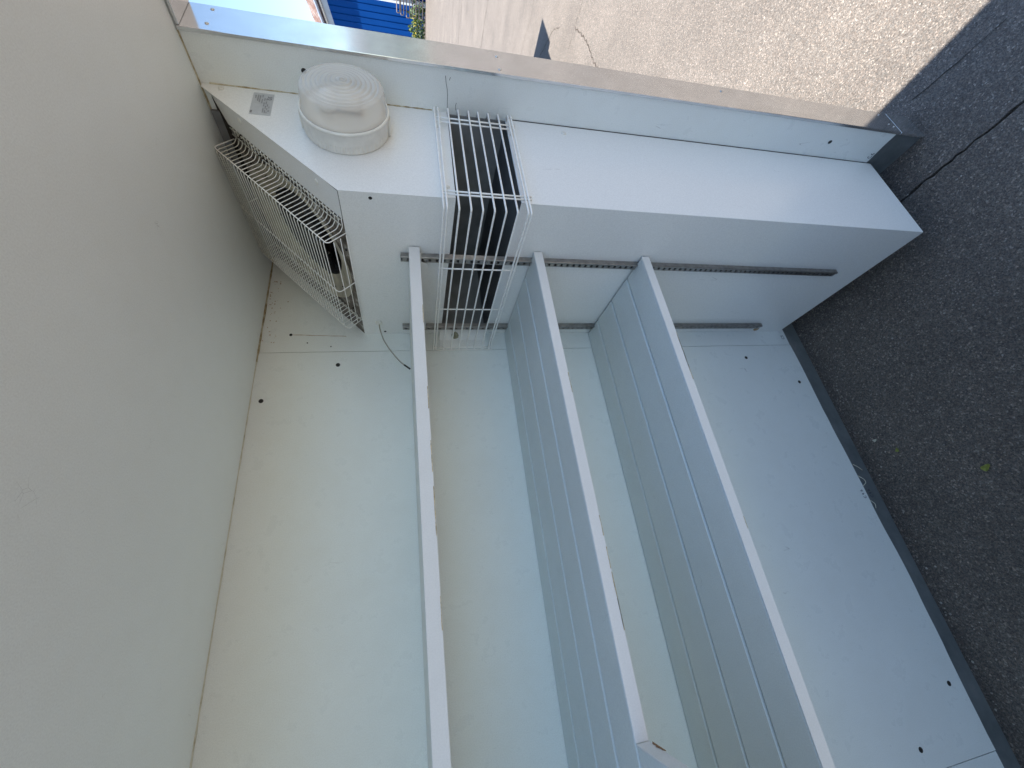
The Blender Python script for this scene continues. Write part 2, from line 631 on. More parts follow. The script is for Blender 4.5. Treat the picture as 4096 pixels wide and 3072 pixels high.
# ------------------------------------------------------------------ cold room shell
room = empty('cold_room', 'open white walk-in cold room of insulated panels standing on asphalt', 'cold room')
room.location = (0, 0, 0)

# ceiling
ceil = box('ceiling', 'ceiling_sheet', room, -0.09, WX, WY - 0.09, T, H, H + 0.09)
# back wall: core, base strip and three lining sheets with their torn lower edge
back = box('back_wall', 'bare_base', room, -0.09, -0.0025, WY - 0.09, T, GZ, H - 0.0005)


EDGE = [(0.01, 0.059), (-0.373, 0.060), (-0.449, 0.056), (-0.63, 0.0564), (-0.71, 0.0550), (-0.91, 0.049), (-1.02, 0.0515), (-1.19, 0.0435), (-1.35, 0.046), (-1.53, 0.0505), (-2.1, 0.052)]


def sheet(y0, y1, wob):
    pts = [(y0, H - 0.001), (y1, H - 0.001)]
    k = max(2, int(abs(y1 - y0) / 0.035))
    low = []
    for j in range(k + 1):
        y = y1 + (y0 - y1) * j / k
        z = 0.050
        for (ya, za), (yb, zb_) in zip(EDGE, EDGE[1:]):
            if yb <= y <= ya:
                z = za + (zb_ - za) * (y - ya) / (yb - ya)
        low.append((y, z + random.uniform(-wob, wob)))
    bm_ = prism(bmesh.new(), pts + low, 0, -0.0024, 0.0)
    return link('lining_sheet', bm_, 'white_sheet', back)


sheet(-0.001, -0.3678, 0.0014)
sheet(-0.3692, -1.6306, 0.0010)
sheet(-1.6322, WY + 0.001, 0.0014)
for y, z in [(-0.4141, 1.7763), (-0.5225, 1.9721), (-0.4223, 0.2985), (-0.5329, 0.103), (-1.4768, 0.0962), (-1.5849, 0.2904)]:
    hole(back, (0.0, y, z), (1, 0, 0))
hole(back, (0.0, -0.3069, 1.9168), (1, 0, 0), 0.004)
hole(back, (0.0, -0.350, 1.80), (1, 0, 0), 0.0018)
hole(back, (0.0, -0.336, 1.868), (1, 0, 0), 0.0018)
# rust run from the small hole
bm = ribbon(bmesh.new(), [(0, -0.3069 - 0.0005 * j + random.uniform(-.0006, .0006), 1.913 - 0.012 * j) for j in range(14)], lambda i: random.uniform(0.0008, 0.0022), (1, 0, 0), 0.0005)
link('rust_run', bm, 'brown_dab', back)
# mould spots by the ceiling
bm = bmesh.new()
for i in range(46):
    y = -0.10 - random.random() ** 1.3 * 0.26
    z = 1.992 - abs(random.gauss(0, 0.018))
    r = random.uniform(0.0006, 0.0022)
    bmesh.ops.create_circle(bm, cap_ends=True, segments=7, radius=r, matrix=Matrix.Translation((0.0006, y, z)) @ Matrix.Rotation(math.pi / 2, 4, 'Y'))
link('mould_spots', bm, 'brown_dab', back, kind='stuff')
# sealant beads in the corners


def bead(name, a, b_, r, mat, parent, wob=0.25, step=0.02):
    a, b_ = Vector(a), Vector(b_)
    k = int((b_ - a).length / step)
    bm_ = bmesh.new()
    d = (b_ - a).normalized()
    u = d.orthogonal().normalized()
    w = d.cross(u)
    rings = []
    for j in range(k + 1):
        rr = r * random.uniform(1 - wob, 1 + wob)
        p = a + (b_ - a) * (j / k)
        rings.append([bm_.verts.new(p + (u * math.cos(q * math.pi / 3) + w * math.sin(q * math.pi / 3)) * rr) for q in range(6)])
    for A, B in zip(rings, rings[1:]):
        for q in range(6):
            bm_.faces.new((A[q], A[(q + 1) % 6], B[(q + 1) % 6], B[q]))
    return link(name, bm_, mat, parent, smooth=True)


bead('sealant_bead', (0.0, 0, H), (0.0, -0.40, H), 0.0042, 'sealant', room)
bead('sealant_bead', (0.0, -0.40, H), (0.0, WY, H), 0.0026, 'sealant_clean', room)
bead('sealant_bead', (0.0, 0.0, H), (FI, 0.0, H), 0.0032, 'sealant', room)
bead('sealant_bead', (BX + 0.001, 0.0, H - 0.02), (BX + 0.001, 0.0, 1.50), 0.0013, 'sealant', room, 0.6, 0.012)

# end wall beside the doorway
endw = box('end_wall', 'bare_base', room, -0.0024, FI, 0.0025, T, GZ - 0.002, H - 0.0005)
bm = prism(bmesh.new(), [(0.0, H - 0.001), (FI - 0.0005, H - 0.001), (FI - 0.0005, 0.0985), (0.62, 0.0995), (0.57, 0.0965), (0.0, 0.0985)], 1, 0.0, 0.0024)
link('lining_sheet', bm, 'white_sheet', endw)
hole(endw, (0.6088, 0.0, 0.3039), (0, -1, 0), 0.0052)
hole(endw, (0.6114, 0.0, 1.7792), (0, -1, 0), 0.0052)
bm = bmesh.new()
ribbon(bm, [(0.643, 0, 1.4723), (0.628, 0, 1.470), (0.614, 0, 1.4665), (0.6007, 0, 1.4645), (0.585, 0, 1.4640), (0.5613, 0, 1.4624)], lambda i: 0.0011, (0, -1, 0), 0.0005)
ribbon(bm, [(0.5841, 0, 1.4419), (0.578, 0, 1.4432), (0.5654, 0, 1.4425)], 0.0010, (0, -1, 0), 0.0005)
ribbon(bm, [(0.6414, 0, 1.4606), (0.634, 0, 1.4630)], 0.0010, (0, -1, 0), 0.0005)
link('hairline_crack', bm, 'ink_faint', endw)
# lintel and far side of the doorway
DX1 = WX
# aluminium door lining
jamb = sub('door_lining', room)
box('jamb', 'aluminium', jamb, FI, FX, -0.003, T + 0.003, 0.0900, H - 0.0012, 0.0008, 1)
box('jamb_foot', 'aluminium', jamb, FI, FX - 0.0005, -0.003, T + 0.003, GZ - 0.004, 0.0888, 0.0008, 1)
box('head', 'aluminium', jamb, FX + 0.0005, DX1, -0.001, T + 0.003, H - 0.007, H - 0.0012, 0.0008, 1)
for y, z in [(0.0769, 1.9485), (0.0208, 1.949), (0.0666, 1.3474), (0.0120, 1.3464), (0.070, 0.71), (0.0765, 0.128), (0.022, 0.105), (0.032, 0.118)]:
    screw(jamb, (FX, y, z), (1, 0, 0), 0.0038 if z > 0.2 else 0.0022, 0.002)
# low wall added out of view to darken the lower interior; near wall
box('light_block_wall', 'light_blocker_grey', room, WX, WX + 0.09, -1.30, -0.66, GZ, 0.55)
box('near_wall', 'white_sheet', room, -0.0024, WX - 0.0005, WY - 0.09, WY, GZ, H - 0.0005)

# handwriting on the sheets: strokes in local (right, up), right = +Y on the back wall
GLYPH = {
    'C': [[(0.85, 0.85), (0.6, 1.0), (0.3, 0.9), (0.1, 0.6), (0.1, 0.3), (0.35, 0.05), (0.7, 0.05), (0.9, 0.2)]],
    '5': [[(0.8, 1.0), (0.25, 0.95), (0.2, 0.55), (0.55, 0.62), (0.8, 0.4), (0.65, 0.1), (0.15, 0.05)]],
    '6': [[(0.7, 1.0), (0.35, 0.75), (0.2, 0.3), (0.4, 0.02), (0.75, 0.1), (0.78, 0.4), (0.5, 0.5), (0.25, 0.35)]],
    '4': [[(0.35, 1.0), (0.15, 0.5), (0.7, 0.5)], [(0.65, 0.95), (0.6, 0.0)]],
    'E': [[(0.9, 0.95), (0.5, 1.0), (0.15, 0.7), (0.15, 0.3), (0.5, 0.0), (0.9, 0.05)], [(0.15, 0.5), (0.7, 0.5)]],
}


def scrawl(parent, text, org, du, dv, size, sw, mat, nrm, adv=0.95):
    bm_ = bmesh.new()
    du, dv = Vector(du), Vector(dv)
    for i, ch in enumerate(text):
        for st_ in GLYPH[ch]:
            pts = [Vector(org) + du * ((p[0] * 0.75 + i * adv) * size) + dv * (p[1] * size) for p in st_]
            ribbon(bm_, fillet(pts, size * 0.2, 2), sw, nrm, 0.0006)
    return link('handwriting', bm_, mat, parent)


scrawl(back, 'C5', (0, -0.342, 0.0725), (0, 1, 0), (0, 0.0, 1), 0.0135, 0.0016, 'ink', (1, 0, 0), 0.7)
scrawl(back, 'C46', (0, -0.970, 0.0585), (0, 1, 0.12), (0, -0.1, 1), 0.0105, 0.0016, 'ink', (1, 0, 0), 1.0)
scrawl(back, 'C46', (-0.0025, -0.970, 0.024), (0, 1, 0.12), (0, -0.1, 1), 0.0115, 0.0018, 'ink_faint', (1, 0, 0), 0.85)
scrawl(endw, 'C6', (0.5735, 0, 0.1015), (1, 0, 0), (0, 0, 1), 0.0130, 0.0017, 'ink', (0, -1, 0), 0.8)
# curled strips of old sealant at the torn edge
for pts in ([(0, -0.857, 0.046), (0.004, -0.868, 0.034), (0.002, -0.880, 0.020)],
            [(0, -0.897, 0.0495), (0.006, -0.910, 0.038), (0.005, -0.922, 0.0345), (0, -0.931, 0.0485)],
            [(0, -0.980, 0.0485), (0.004, -0.992, 0.040), (0.002, -1.006, 0.0445)]):
    wire('loose_sealant', 'cream_strip', back, fillet(pts, 0.01, 4), 0.0010, 5)

# ------------------------------------------------------------------ cooling unit
unit = empty('cooling_unit', 'white sheet-metal cooling unit with slanted fan head filling the far corner', 'cooling unit')
TOPZ = H - 0.015
# upper housing
up_h = sub('upper_housing', unit)
bm = prism(bmesh.new(), [(-0.0005, TOPZ + 0.010), (-0.0005, S1), (-BD, S1), (-BD, ZC), (-0.012, TOPZ + 0.010)], 0, BX - 0.0018, BX)
link('front_panel', bm, 'housing_sheet', up_h)
box('side_panel', 'housing_sheet', up_h, 0.0005, BX - 0.0018, -BD, -BD + 0.0018, S1, ZC)
box('underside', 'dark_lining', up_h, 0.0005, BX - 0.002, -BD + 0.002, -0.0005, S1 + 0.0004, S1 + 0.003)
# slanted fan panel with a round opening
top0 = Vector((0, 0, TOPZ))
dv_ = Vector((0, -BD, ZC - TOPZ))
LCH = dv_.length
dv_.normalize()
nv_ = Vector((0, -(TOPZ - ZC), BD)).normalized()


def ch(x, s, o):
    return top0 + Vector((x, 0, 0)) + dv_ * s + nv_ * o


FCX, FCS, FR = 0.262, 0.210, 0.186
bm = bmesh.new()
K = 64
inner, outer = [], []
for k in range(K):
    th = 2 * math.pi * k / K
    cx, cs = math.cos(th), math.sin(th)
    inner.append(bm.verts.new(ch(FCX + FR * cx, FCS + FR * cs, 0)))
    lim = []
    if cx > 1e-6:
        lim.append((BX - 0.0018 - FCX) / cx)
    if cx < -1e-6:
        lim.append((0.0005 - FCX) / cx)
    if cs > 1e-6:
        lim.append((LCH - FCS) / cs)
    if cs < -1e-6:
        lim.append((0.001 - FCS) / cs)
    q = min(lim)
    outer.append(bm.verts.new(ch(FCX + q * cx, FCS + q * cs, 0)))
for k in range(K):
    bm.faces.new((inner[k], inner[(k + 1) % K], outer[(k + 1) % K], outer[k]))
corner = [bm.verts.new(ch(*p)) for p in [(BX - 0.0018, LCH, 0), (0.0005, LCH, 0), (0.0005, 0.001, 0), (BX - 0.0018, 0.001, 0)]]
for cv in corner:
    ks = sorted(range(K), key=lambda k: (outer[k].co - cv.co).length)[:2]
    try:
        bm.faces.new((outer[ks[0]], outer[ks[1]], cv))
    except ValueError:
        pass
link('fan_panel', bm, 'fan_panel', up_h)
# dark strip and block painted in as the shade under the ceiling
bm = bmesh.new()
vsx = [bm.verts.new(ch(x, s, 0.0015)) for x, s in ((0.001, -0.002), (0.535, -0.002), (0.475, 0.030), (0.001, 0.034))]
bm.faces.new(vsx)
link('gap_shade_strip', bm, 'grime_and_shade', up_h)
box('gap_shade_block', 'slot_back', up_h, 0.001, 0.500, -0.006, -0.0006, TOPZ - 0.004, H - 0.0006)
# clean strip of the panel along its outer edge
bm = bmesh.new()
for (xa_, xb_) in ((0.480, BX - 0.002),):
    vsx = [bm.verts.new(ch(x, s, 0.0012)) for x, s in ((xa_, 0.004), (xb_, 0.004), (xb_, LCH - 0.0005), (xa_, LCH - 0.0005))]
    bm.faces.new(vsx)
link('edge_flange', bm, 'housing_sheet', up_h)
for x, s in ((0.5255, 0.0932), (0.535, 0.347)):
    screw(up_h, ch(x, s, 0.0012), nv_, 0.0062, 0.003, 'gland_white')
# fan: shroud ring, hub, blades
fan = sub('fan', unit)
bm = bmesh.new()
u = Vector((1, 0, 0))
prof = [(FR + 0.008, 0.0008), (FR + 0.006, 0.004), (FR - 0.001, 0.004), (FR - 0.006, -0.002), (FR - 0.025, -0.008), (FR - 0.058, -0.020)]
O = ch(FCX, FCS, 0)
for ring_i in range(len(prof) - 1):
    pass
rings = []
for r, h_ in prof:
    rings.append([bm.verts.new(O + nv_ * h_ + (u * math.cos(2 * math.pi * k / K) + dv_ * math.sin(2 * math.pi * k / K)) * r) for k in range(K)])
for A, B in zip(rings, rings[1:]):
    for k in range(K):
        bm.faces.new((A[k], A[(k + 1) % K], B[(k + 1) % K], B[k]))
link('shroud', bm, 'shroud_beige', fan, smooth=True)
bm = bmesh.new()
rings = []
for r, h_ in ((FR - 0.058, -0.0205), (FR - 0.061, -0.026), (FR - 0.061, -0.095)):
    rings.append([bm.verts.new(O + nv_ * h_ + (u * math.cos(2 * math.pi * k / K) + dv_ * math.sin(2 * math.pi * k / K)) * r) for k in range(K)])
for A, B in zip(rings, rings[1:]):
    for k in range(K):
        bm.faces.new((A[k], A[(k + 1) % K], B[(k + 1) % K], B[k]))
link('throat', bm, 'fan_black', fan, smooth=True)
bm = bmesh.new()
rings = []
for r, h_ in [(0.0, -0.022), (0.035, -0.022), (0.043, -0.03), (0.045, -0.07), (0.0, -0.07)]:
    if r == 0:
        rings.append([bm.verts.new(O + nv_ * h_)])
    else:
        rings.append([bm.verts.new(O + nv_ * h_ + (u * math.cos(2 * math.pi * k / 24) + dv_ * math.sin(2 * math.pi * k / 24)) * r) for k in range(24)])
for A, B in zip(rings, rings[1:]):
    for k in range(24):
        if len(A) == 1:
            bm.faces.new((A[0], B[k], B[(k + 1) % 24]))
        elif len(B) == 1:
            bm.faces.new((A[k], A[(k + 1) % 24], B[0]))
        else:
            bm.faces.new((A[k], A[(k + 1) % 24], B[(k + 1) % 24], B[k]))
link('hub', bm, 'fan_black', fan)
for q in range(5):
    bm = bmesh.new()
    grid = []
    for j in range(6):
        r = 0.042 + (FR - 0.112) * j / 5
        row = []
        for i in range(5):
            a = 2 * math.pi * q / 5 + (i / 4 - 0.5) * (0.85 - 0.1 * j / 5) + 0.25 * j / 5
            row.append(bm.verts.new(O + nv_ * (-0.030 - 0.035 * i / 4) + (u * math.cos(a) + dv_ * math.sin(a)) * r))
        grid.append(row)
    for j in range(5):
        for i in range(4):
            bm.faces.new((grid[j][i], grid[j][i + 1], grid[j + 1][i + 1], grid[j + 1][i]))
    link('blade', bm, 'fan_black', fan, smooth=True)
# dark plenum behind the fan
bm = prism(bmesh.new(), [(-0.004, S1 + 0.006), (-BD + 0.004, S1 + 0.006), (-BD + 0.004, ZC - 0.09), (-0.004, TOPZ - 0.10)], 0, 0.003, BX - 0.004)
link('plenum', bm, 'black', up_h)

# fan grille basket
fg = sub('fan_grille', unit)
XA, XB, G1, G2, GO = 0.447, 0.098, 0.046, 0.413, 0.058
RW = 0.00115
NW = 31
for i in range(NW):
    s = G1 + (G2 - G1) * i / (NW - 1)
    pts = [ch(0.482, s, 0.003), ch(XA + 0.012, s, 0.003), ch(XA, s, 0.012), ch(XA, s, GO), ch(XB, s, GO), ch(XB, s, 0.004), ch(XB - 0.02, s, 0.003)]
    wire('wire', 'wire_coat_dirty' if i < 5 else 'wire_coat', fg, fillet(pts, 0.006, 3), RW, 5)
for x, z0, e in ((XA + 0.001, GO - 0.0026, 0), (0.272, GO - 0.0026, 1), (XB - 0.001, GO - 0.0026, 0)):
    pts = [ch(x, G1 - 0.012, 0.004), ch(x, G1 - 0.012, z0), ch(x, G2 + 0.010, z0), ch(x, G2 + 0.010, 0.004)]
    wire('cross_bar', 'wire_coat', fg, fillet(pts, 0.010, 4), RW * 1.25, 6)
for x in (0.478, 0.462, XB - 0.014):
    wire('cross_bar', 'wire_coat_dirty', fg, [ch(x, G1 - 0.01, 0.0045), ch(x, G2 - 0.003, 0.0045)], RW * 1.2, 5)
for o_ in (0.040, 0.022, 0.006):
    wire('wire', 'wire_coat', fg, fillet([ch(XA - 0.004, G2 + 0.0115, o_), ch(XB + 0.0, G2 + 0.0115, o_)], 0.004), RW, 5)
# dust lumps caught in the basket
bm = bmesh.new()
for i in range(60):
    s = random.uniform(G1, G2)
    x = random.choice((0.47 + random.uniform(-.012, .012), random.uniform(0.1, 0.47)))
    p = ch(x, s, random.uniform(0.0015, 0.004))
    r = random.uniform(0.0012, 0.0045)
    bmesh.ops.create_icosphere(bm, subdivisions=1, radius=r, matrix=Matrix.Translation(p))
for w in bm.verts:
    w.co += Vector((random.uniform(-1, 1), random.uniform(-1, 1), random.uniform(-1, 1))) * 0.0008
link('dust', bm, 'grime_and_shade', fg, kind='stuff')

# lower housing
low = sub('lower_housing', unit)
box('front_panel', 'housing_sheet', low, BX - 0.0018, BX, -BD, -0.0005, ZB, S0, 0.0006, 1)
box('side_panel', 'housing_sheet', low, 0.0005, BX - 0.0018, -BD, -BD + 0.0018, ZB, S0)
box('slot_floor', 'dark_lining', low, 0.0005, BX - 0.002, -BD + 0.002, -0.0005, S0 - 0.004, S0 - 0.0012)
box('joint_shade', 'grime_and_shade', low, BX + 0.0001, BX + 0.0012, -0.0022, -0.0003, ZB, S0 - 0.012)  # dark strip that paints the shadow line along the end wall
# dark walls at the back of the slot
box('slot_wall', 'slot_back', unit, 0.004, BX - 0.004, -0.004, -0.0006, S0 - 0.001, S1 + 0.0002)
box('slot_wall', 'slot_back', unit, 0.0006, 0.0036, -BD + 0.02, -0.0006, S0 - 0.001, S1 + 0.0002)
# flanges beside the slot on the front
box('slot_flange', 'housing_sheet', unit, BX + 0.0002, BX + 0.0016, -BD - 0.0005, -0.006, S1 + 0.0005, S1 + 0.030, 0.0004, 1)
box('slot_flange', 'housing_sheet', unit, BX + 0.0002, BX + 0.0016, -BD - 0.0005, -0.006, S0 - 0.011, S0 - 0.0005, 0.0004, 1)
# white foot plate at the wall and drain clip
bm = prism(bmesh.new(), [(0.0006, -0.292), (0.0006, -0.366), (0.004, -0.366), (0.006, -0.335), (0.016, -0.322), (0.030, -0.300), (0.030, -0.292)], 2, S0 + 0.002, 1.468)
link('foot_plate', bm, 'housing_sheet', unit)
bm = bmesh.new()
lathe(bm, (0.016, -0.322, 1.418), (0.75, -0.66, 0), [(0.011, 0), (0.012, 0.004), (0.009, 0.006), (0.004, 0.006), (0.004, 0.002), (0, 0.002)], 9, lambda i, k: random.uniform(-.0012, .0012))
link('drain_clip', bm, 'clip_plastic', unit)
# suction grille
sg = sub('suction_grille', unit)
GX, GY = BX + 0.0200, -BD - 0.0525
ZS = [1.4969, 1.4876, 1.4634, 1.4390, 1.4137, 1.3899, 1.3644, 1.3392, 1.3138, 1.3060]
ZK = [1.4927, 1.4853, 1.4605, 1.4354, 1.4105, 1.3854, 1.3605, 1.3351, 1.3114, 1.3041]
for za, zk in zip(ZS, ZK):
    ze = zk - 0.004
    pts = [(BX + 0.003, -0.012, za), (GX, -0.016, za), (GX, GY, zk), (0.020, GY - 0.002, ze), (0.008, GY - 0.007, ze), (0.006, -0.3710, ze)]
    wire('wire', 'wire_coat', sg, fillet(pts, 0.005, 4), 0.0022, 7)
for (x, y, za, zb) in ((GX - 0.003, -0.052, 1.499, 1.300), (GX - 0.0065, -0.062, 1.499, 1.300), (GX - 0.003, -0.302, 1.496, 1.296), (GX - 0.003, -0.3115, 1.496, 1.296),
                       (0.386, GY + 0.003, 1.493, 1.298), (0.211, GY + 0.003, 1.492, 1.297), (0.0040, -0.361, 1.491, 1.297), (0.0040, -0.3705, 1.491, 1.297)):
    wire('cross_bar', 'wire_coat', sg, [(x, y, za), (x, y, zb)], 0.0020, 7)
for z in (1.490, 1.306):
    for y in (-0.020, -0.060):
        screw(sg, (BX + 0.0016, y - 0.006, z), (1, 0, 0), 0.0045, 0.004, 'gland_white', 'clip')
screw(sg, (0.001, -0.360, 1.484), (1, 0, 0), 0.006, 0.004, 'gland_white', 'clip')
screw(sg, (BX + 0.0016, -0.272, 1.478), (1, 0, 0), 0.005, 0.003, 'gland_white', 'clip')
# plugs, screws and holes on the housing
screw(up_h, (BX, -0.014, 1.956), (1, 0, 0), 0.006, 0.003, 'gland_white')
link('plug', lathe(bmesh.new(), (BX, -0.031, 1.1597), (1, 0, 0), [(0.0072, 0), (0.007, 0.0012), (0.005, 0.0022), (0, 0.0026)], 18), 'gland_white', low, smooth=True)
hole(up_h, (0.5437, -BD, 1.6401), (0, -1, 0), 0.0035)
hole(up_h, (0.013, -BD, 1.6389), (0, -1, 0), 0.0035)
link('brown_dab', lathe(bmesh.new(), (0.0184, -BD, 0.2109), (0, -1, 0), [(0.011, 0), (0.0105, 0.002), (0.007, 0.003), (0, 0.003)], 14, lambda i, k: random.uniform(-.0012, .0012)), 'brown_dab', low)
# rating plate
rp = box('rating_plate', 'plate_silver', unit, BX + 0.0002, BX + 0.0007, -0.0905, -0.0135, 1.850, 1.8915)
bm = bmesh.new()
PX_ = BX + 0.0007
rows = [(1.8855, [(-0.034, 7)]), (1.8805, [(-0.043, 13)]), (1.8765, [(-0.047, 15), ]), (1.8715, [(-0.050, 9), (-0.028, 5)]), (1.8665, [(-0.083, 9), (-0.060, 8), (-0.041, 6)]),
        (1.8625, [(-0.083, 6), (-0.068, 6), (-0.052, 6), (-0.038, 4)]), (1.8590, [(-0.083, 3), (-0.073, 5), (-0.060, 5)]), (1.8555, [(-0.078, 4), (-0.066, 4)])]
for z, groups in rows:
    for y0, cnt in groups:
        for k in range(cnt):
            hgt = random.uniform(0.0016, 0.0026)
            y = y0 + k * 0.0017
            if y > -0.016:
                continue
            q = [bm.verts.new((PX_ + 0.0003, y, z - hgt / 2)), bm.verts.new((PX_ + 0.0003, y + random.uniform(0.0007, 0.0013), z - hgt / 2)),
                 bm.verts.new((PX_ + 0.0003, y + 0.0011, z + hgt / 2)), bm.verts.new((PX_ + 0.0003, y, z + hgt / 2))]
            bm.faces.new(q)
q = [bm.verts.new((PX_ + 0.0003, y, z)) for y, z in ((-0.086, 1.8865), (-0.0775, 1.8865), (-0.0775, 1.8905), (-0.086, 1.8905))]
bm.faces.new(q)
link('small_print', bm, 'plate_print', rp)
ce = scrawl(rp, 'CE', (PX_, -0.0365, 1.8535), (0, 1, 0), (0, 0, 1), 0.0078, 0.0010, 'ink', (1, 0, 0), 0.85)
ce.name = 'conformity_mark'

# ------------------------------------------------------------------ round lamp
lamp = empty('bulkhead_lamp', 'round grey bulkhead lamp with clear ribbed lens on the cooling unit', 'lamp')
LY, LZ = -0.1079, 1.6908
ax = (1, 0, 0)
NS = 168
bm = bmesh.new()
lathe(bm, (BX + 0.0005, LY, LZ), ax, [(0, 0), (0.0872, 0), (0.0872, 0.003), (0.0895, 0.0035), (0.0895, 0.0045), (0.0898, 0.019), (0.0898, 0.0205), (0.0895, 0.046), (0.088, 0.0468), (0.0, 0.0468)],
      NS, lambda i, k: (-0.0011 if (k % 3 == 0) else 0.0) if 4 <= i <= 5 else 0.0)
link('base', bm, 'lamp_grey', lamp, smooth=False)
link('gasket', lathe(bmesh.new(), (BX + 0.0005, LY, LZ), ax, [(0.0900, 0.0445), (0.0918, 0.0455), (0.0922, 0.0475), (0.0915, 0.0495), (0.0895, 0.0505), (0.0880, 0.0502), (0.0880, 0.0470)], 96), 'lamp_gasket', lamp, smooth=True)
outp = [(0.0878, 0.0492), (0.0868, 0.056), (0.0845, 0.078), (0.0822, 0.0905), (0.0812, 0.0935), (0.0785, 0.0952), (0.0755, 0.0958), (0.0742, 0.0975), (0.0725, 0.0978), (0.0710, 0.0962)]
for k in range(7):
    r0 = 0.0690 - k * 0.0095
    zc_ = 0.0968 + k * 0.0016
    outp += [(r0, zc_ - 0.0004), (r0 - 0.0016, zc_ + 0.0018), (r0 - 0.0050, zc_ + 0.0024), (r0 - 0.0090, zc_ + 0.0012)]
outp += [(0.0030, 0.1092), (0.0, 0.1096)]
inn = [(max(r - 0.003, 0), h_ - 0.003) for r, h_ in reversed(outp) if h_ > 0.06]
inn = [(0.0, outp[-1][1] - 0.004), (0.02, 0.103), (0.045, 0.0985), (0.066, 0.0925), (0.0765, 0.0895), (0.0795, 0.087), (0.0838, 0.058), (0.0846, 0.0492)]
bm = lathe(bmesh.new(), (BX + 0.0005, LY, LZ), ax, outp, NS, lambda i, k: (-0.00045 if k % 2 else 0.0) if 1 <= i <= 2 else 0.0)
link('lens', bm, 'lamp_lens', lamp, smooth=True)
link('reflector', lathe(bmesh.new(), (BX + 0.0005, LY, LZ), ax, [(0.083, 0.0475), (0.083, 0.0500), (0.070, 0.0505), (0.045, 0.0490), (0, 0.0490)], 64), 'reflector_beige', lamp, smooth=True)
bm = bmesh.new()
bmesh.ops.create_uvsphere(bm, u_segments=24, v_segments=14, radius=0.0225, matrix=Matrix.Translation((BX + 0.068, LY - 0.012, LZ + 0.030)))
link('bulb', bm, 'bulb_white', lamp, smooth=True)
link('bulb_holder', lathe(bmesh.new(), (BX + 0.068, LY - 0.012, LZ + 0.016), (0, 0, -1), [(0.0, 0), (0.0135, 0), (0.0150, 0.012), (0.0165, 0.030), (0.0165, 0.052), (0, 0.052)], 20), 'reflector_beige', lamp, smooth=True)
box('side_clip', 'lamp_grey', lamp, BX + 0.001, BX + 0.040, LY - 0.012, LY + 0.004, LZ - 0.0935, LZ - 0.0890, 0.001, 1)
box('side_clip', 'lamp_grey', lamp, BX + 0.001, BX + 0.040, LY - 0.012, LY + 0.004, LZ + 0.0885, LZ + 0.0930, 0.001, 1)

# ------------------------------------------------------------------ slotted rails


def rail(label, xc, za, zb):
    r = empty('slotted_rail', label, 'shelf rail', 'slotted shelf rails')
    wd, dp = 0.0105, 0.011
    y0 = -BD - 0.0002
    bm_ = bmesh.new()
    # face with real slots: strips either side plus the webs between the slots
    sx0, sx1 = xc - 0.0068, xc + 0.0032
    bbox(bm_, xc - wd, sx0, y0 - dp, y0 - dp + 0.0015, za, zb)
    bbox(bm_, sx1, xc + wd, y0 - dp, y0 - dp + 0.0015, za, zb)
    pitch, sl = 0.0176, 0.0066
    z = za
    first = True
    while z < zb - 0.002:
        z1 = min(z + pitch - sl, zb)
        bbox(bm_, sx0, sx1, y0 - dp, y0 - dp + 0.0015, z, z1)
        z += pitch
    # flanks
    bbox(bm_, xc - wd, xc - wd + 0.0015, y0 - dp + 0.0015, y0, za, zb)
    bbox(bm_, xc + wd - 0.0015, xc + wd, y0 - dp + 0.0015, y0, za, zb)
    link('channel', bm_, 'rail_metal', r)
    # ridge on the aisle side
    box('ridge', 'rail_metal', r, xc + wd - 0.0062, xc + wd + 0.0006, y0 - dp - 0.003, y0 - dp - 0.0002, za, zb, 0.001, 1)
    box('slot_backing', 'black', r, xc - wd + 0.002, xc + wd - 0.002, y0 - 0.004, y0 - 0.001, za + 0.001, zb - 0.001)
    for k in range(5):
        screw(r, (xc - 0.001, y0 - dp - 0.0001, za + 0.06 + k * (zb - za - 0.12) / 4), (0, -1, 0), 0.005, 0.002, 'rail_metal')
    return r


rail('slotted steel shelf rail nearer the front edge of the cooling unit', 0.372, 0.212, 1.583)
rail('slotted steel shelf rail close to the back wall', 0.050, 0.222, 1.584)

# ------------------------------------------------------------------ shelves
BOARDS = [(0.002, 0.0868), (0.0917, 0.2013), (0.2062, 0.3113), (0.3162, 0.4075)]


def bracket_mesh(s, zt):
    bm_ = prism(bmesh.new(), [(0.399, zt), (0.399, zt - 0.0035), (0.368, zt - 0.0045), (0.362, zt - 0.017), (0.352, zt - 0.0215), (0.30, zt - 0.023), (0.052, zt - 0.023), (0.045, zt)], 1, -BD - 0.0165, -BD - 0.0145)
    return link('bracket', bm_, 'shelf_edge_white', s)


